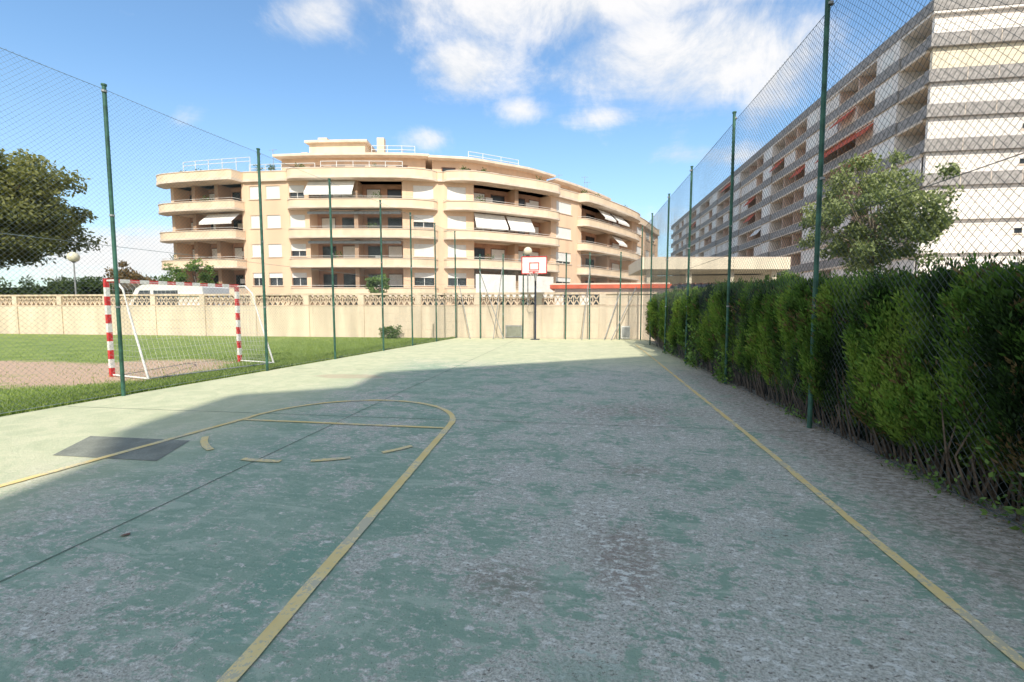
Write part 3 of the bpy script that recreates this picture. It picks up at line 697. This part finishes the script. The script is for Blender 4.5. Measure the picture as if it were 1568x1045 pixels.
# ---------------------------------------------------------------- vegetation
def tree(name,base,zc,rad,nclump,per,ls,colA,colB,bark='bark',cl=.22,trunk_r=.2,fork=.45):
    e=empty(name); mb=MB(); bx,by=base; C=np.array([bx,by,zc]); R=np.array(rad)
    u=unit(nclump); rr=rng.uniform(.25,1.,size=nclump)**.55
    cc=C+u*rr[:,None]*R*rng.uniform(.75,1.08,size=(nclump,1))
    fz=zc-R[2]*fork-.3
    mb.tube(bark,[(bx,by,-.1),(bx+.1,by,fz*.5),(bx-.05,by+.05,fz),(bx+.1,by,zc),(bx,by,zc+R[2]*.6)],[trunk_r,trunk_r*.8,trunk_r*.65,trunk_r*.35,trunk_r*.1],9)
    for c in cc[::3]:
        s=Vector((bx-.05,by+.05,fz+rng.uniform(0,R[2]*.6))); c=Vector(c); m_=s.lerp(c,.5)+Vector((0,0,-.1*R[2]*rng.uniform(-.5,1)))
        mb.tube(bark,[s,m_,c],[trunk_r*.35,trunk_r*.2,trunk_r*.06],6)
    mb.build(e,M)
    sz=rng.uniform(.6,1.3,size=nclump)*cl*R.mean()
    idx=np.repeat(np.arange(nclump),per); N=len(idx)
    off=unit(N)*(rng.uniform(0,1,size=N)**.45)[:,None]*sz[idx][:,None]; off[:,2]*=.7
    P=cc[idx]+off
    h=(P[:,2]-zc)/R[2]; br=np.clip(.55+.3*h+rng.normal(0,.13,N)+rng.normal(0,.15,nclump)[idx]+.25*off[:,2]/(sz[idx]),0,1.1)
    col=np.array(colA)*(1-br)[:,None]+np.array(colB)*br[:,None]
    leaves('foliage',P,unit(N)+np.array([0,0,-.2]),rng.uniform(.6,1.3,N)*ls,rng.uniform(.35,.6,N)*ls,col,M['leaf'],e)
    return e
tree('broadleaf_tree',sd(-45.6,40),9.9,(7.2,6.,5.7),200,330,.38,(.06,.08,.02),(.30,.30,.10),trunk_r=.45,cl=.20)
tree('broadleaf_tree',sd(15.7,20),5.4,(3.1,2.8,2.9),110,130,.20,(.10,.15,.05),(.36,.40,.19),'bark_pale',cl=.17,trunk_r=.12)
tree('broadleaf_tree',sd(-23.5,34),3.4,(1.8,1.6,1.6),30,150,.2,(.05,.11,.02),(.18,.28,.06),trunk_r=.12,cl=.3)
tree('broadleaf_tree',sd(-28.5,34),3.4,(1.5,1.5,1.2),24,130,.2,(.10,.06,.03),(.26,.18,.08),trunk_r=.1,cl=.3)
tree('broadleaf_tree',sd(-9.6,33),3.0,(1.0,1.,.8),22,90,.2,(.05,.10,.02),(.18,.28,.08),trunk_r=.1,cl=.3)
tree('broadleaf_tree',sd(25.5,45),3.8,(2.4,2.4,2.2),40,120,.3,(.05,.1,.02),(.18,.27,.07),trunk_r=.15,cl=.3)

def bushmass(name,boxes,dens,ls,colA,colB):
    e=empty(name); P=[]
    mb=MB()
    for (x0,x1,y0_,y1_,h_) in boxes:
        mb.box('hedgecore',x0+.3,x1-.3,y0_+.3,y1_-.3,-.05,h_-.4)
        n=int(((x1-x0)*(h_+ (y1_-y0_)))*dens)
        q=rng.uniform(size=(n,3))
        zt=h_*(.85+.25*np.sin(q[:,0]*(x1-x0)*1.7)*np.cos(q[:,1]*5+q[:,0]*9))
        X=x0+q[:,0]*(x1-x0); face=rng.uniform(size=n)<h_/(h_+(y1_-y0_))
        Y=np.where(face,y0_+.25*rng.exponential(1,n),y0_+q[:,1]*(y1_-y0_)); Z=np.where(face,q[:,2]*zt,zt-.2*rng.exponential(1,n))
        P.append(np.stack([X,Y,Z],1))
    P=np.concatenate(P); N=len(P); br=np.clip(rng.normal(.5,.25,N),0,1)
    mb.build(e,M)
    leaves('foliage',P,unit(N)+np.array([0,-.4,.6]),rng.uniform(.6,1.3,N)*ls,rng.uniform(.3,.6,N)*ls,np.array(colA)*(1-br)[:,None]+np.array(colB)*br[:,None],M['leaf'],e)
bushmass('shrub_row',[(-47,-34,27,29,3.3),(-60,-47,27,30,3.6)],90,.22,(.02,.04,.012),(.09,.13,.04))
bushmass('lawn_shrub',[(-9.4,-8.5,20.6,21.4,.55)],1500,.09,(.04,.08,.02),(.15,.24,.06))
bushmass('distant_tree_line',[(-150,-60,110,118,9),(-60,20,170,178,10),(20,120,230,240,11)],8,1.1,(.03,.06,.02),(.12,.17,.06))

# --- cypress hedge
hg=empty('cypress_hedge'); mb=MB()
HY0,HY1=.2,19.5
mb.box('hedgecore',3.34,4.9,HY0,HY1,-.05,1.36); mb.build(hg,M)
def hb(y,z):
    return noise.noise(Vector((y*1.15,z*.45,3.)))*.30+noise.noise(Vector((y*3.3,z*1.1,9.)))*.18
def ht(y,x): return 1.60+.13*min(1,max(0,(y-3)/7))+noise.noise(Vector((y*1.3,x*1.3,5.)))*.14+noise.noise(Vector((y*4.,x*4.,1.)))*.13
pts=[];out=[];dep=[];cl=[]
def addp(n,ya,yb,top):
    for _ in range(n):
        y=random.uniform(ya,yb); d=min(random.expovariate(1/.09),.4)
        if top:
            x=random.uniform(3.0,4.9); z=ht(y,x)-d
            if d<.05 and random.random()<.5: z+=random.uniform(0,.12)
            o=(random.uniform(-.4,.2),random.uniform(-.3,.3),1.)
            bb=0
        else:
            z=random.uniform(.04,1)**.85*1.66; bb=hb(y,z)
            under=max(0,(.38-z))*.8
            x=2.99-bb*.8+d+under; o=(-.75,random.uniform(-.45,.45),random.uniform(.6,1.5))
            if z>1.45: x+=(z-1.45)*.6
        pts.append((x,y,z)); out.append(o); dep.append(d); cl.append(noise.noise(Vector((x*2.2,y*2.2,z*1.3)))+.5*noise.noise(Vector((x*7,y*7,z*3.5)))+bb*1.6)
addp(7500,1.2,4.5,False); addp(8500,4.5,9,False); addp(6500,9,HY1,False)
addp(2500,1.2,4.5,True); addp(3500,4.5,9,True); addp(5000,9,HY1,True)
pts=np.array(pts);out=np.array(out);dep=np.array(dep);cl=np.array(cl)
out/=np.linalg.norm(out,axis=1,keepdims=True)
K=13; N=len(pts); idx=np.repeat(np.arange(N),K)
tt=np.tile(np.linspace(0,1,K),N)
far=np.clip((pts[idx,1]-2)/12,0,1); spl=(.12+.06*far)*rng.uniform(.7,1.4,N)[idx]
side_=unit(N*K)
P=pts[idx]+out[idx]*(tt*spl)[:,None]+side_*(.018+.012*far)[:,None]
Dr=out[idx]*.9+side_*.7+np.array([0,0,.4])
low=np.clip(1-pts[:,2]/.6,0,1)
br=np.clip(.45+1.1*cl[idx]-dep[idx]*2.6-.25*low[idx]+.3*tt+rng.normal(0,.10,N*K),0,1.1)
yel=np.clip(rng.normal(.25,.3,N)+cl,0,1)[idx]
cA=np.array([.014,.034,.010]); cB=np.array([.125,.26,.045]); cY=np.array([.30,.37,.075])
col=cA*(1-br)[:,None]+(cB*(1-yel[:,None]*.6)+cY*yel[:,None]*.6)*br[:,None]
bn=np.array([noise.noise(Vector((p[1]*1.6,p[2]*2.,11.))) for p in pts])
brown=(rng.uniform(size=N)<(.03+.30*low*(bn>-.05)+.35*(bn>.42)))[idx]; col[brown]=np.array([.19,.135,.065])*rng.uniform(.5,1.3,size=(int(brown.sum()),1))
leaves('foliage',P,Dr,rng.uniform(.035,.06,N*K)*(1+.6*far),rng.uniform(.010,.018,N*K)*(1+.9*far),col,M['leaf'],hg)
mb=MB()
for _ in range(420):
    y=random.uniform(1.5,18); x=3.08+random.uniform(-.08,.15)
    mb.tube('bark__twigs',[(x,y,-.02),(x-random.uniform(0,.12),y+random.uniform(-.15,.15),.35),(x-random.uniform(-.05,.15),y+random.uniform(-.25,.25),.8)],[.014,.009,.004],4,False)
mb.build(hg,M)
cr=empty('creeping_weed'); 
def weed(cx_,cy_,rx,ry,h_,n,ls):
    q=rng.normal(size=(n,2))*.5; P=np.stack([cx_+q[:,0]*rx,cy_+q[:,1]*ry,np.abs(rng.normal(size=n))*h_*.5+.01],1)
    br=rng.uniform(0,1,n); col=np.array([.06,.13,.03])*(1-br)[:,None]+np.array([.24,.38,.10])*br[:,None]
    return P,col,np.full(n,ls)
W=[weed(2.98,3.1,.2,.7,.6,420,.055),weed(2.95,4.2,.12,.5,.15,160,.04),weed(2.9,9.5,.15,.5,.7,300,.08),weed(2.9,12.,.2,.6,.9,300,.09),weed(2.95,6.6,.1,.6,.12,120,.04),weed(3.0,15,.2,.8,.4,200,.1)]
P=np.concatenate([q[0] for q in W]); col=np.concatenate([q[1] for q in W]); L=np.concatenate([q[2] for q in W])*rng.uniform(.6,1.3,len(P))
leaves('weed_leaves',P,unit(len(P))+np.array([-.4,0,.5]),L,L*.6,col,M['leaf'],cr)
# leaf litter
n=4500; xs=3.05-np.abs(rng.normal(size=n))*.17; ys=rng.uniform(1,19,n)
P=np.stack([xs,ys,rng.uniform(.006,.015,n)],1); d_=unit(n); d_[:,2]*=.15
br=rng.uniform(0,1,n); col=np.array([.12,.08,.05])*(1-br)[:,None]+np.array([.36,.27,.17])*br[:,None]
L=rng.uniform(.008,.022,n)
leaves('leaf_litter',P,d_,L,L*.5,col,M['litter'])
# grass blades
n=90000; ys=rng.uniform(3.5,21.5,n); dx=rng.exponential(2.6,n)+.03
xs=-8.4+.122*ys-.05-dx
q=((xs+10.9)/2.2)**2+((ys-9.4)/2.4)**2; q2=((xs+15)/3.5)**2+((ys-9.2)/1.6)**2
jn=rng.normal(0,.18,n)
keep=((q+jn>1.0)&(q2+jn>1.0))|(rng.uniform(size=n)<.08); xs,ys,dx=xs[keep],ys[keep],dx[keep]; n=len(xs)
P=np.stack([xs,ys,np.full(n,-.032)],1); d_=unit(n)*.55; d_[:,2]=1
tall=np.where(dx<.25,1.9,1.); L=rng.uniform(.03,.07,n)*tall
br=rng.uniform(0,1,n); col=np.array([.15,.23,.045])*(1-br)[:,None]+np.array([.35,.43,.13])*br[:,None]
leaves('grass',P,d_,L,np.full(n,.012)*tall,col,M['grassblade'])
mkobj('dead_leaf',[(-2.96,2.49,.005),(-2.93,2.475,.014),(-2.90,2.50,.008),(-2.91,2.52,.012),(-2.94,2.52,.006)],[(0,1,2,3,4)],M['brownwood'])
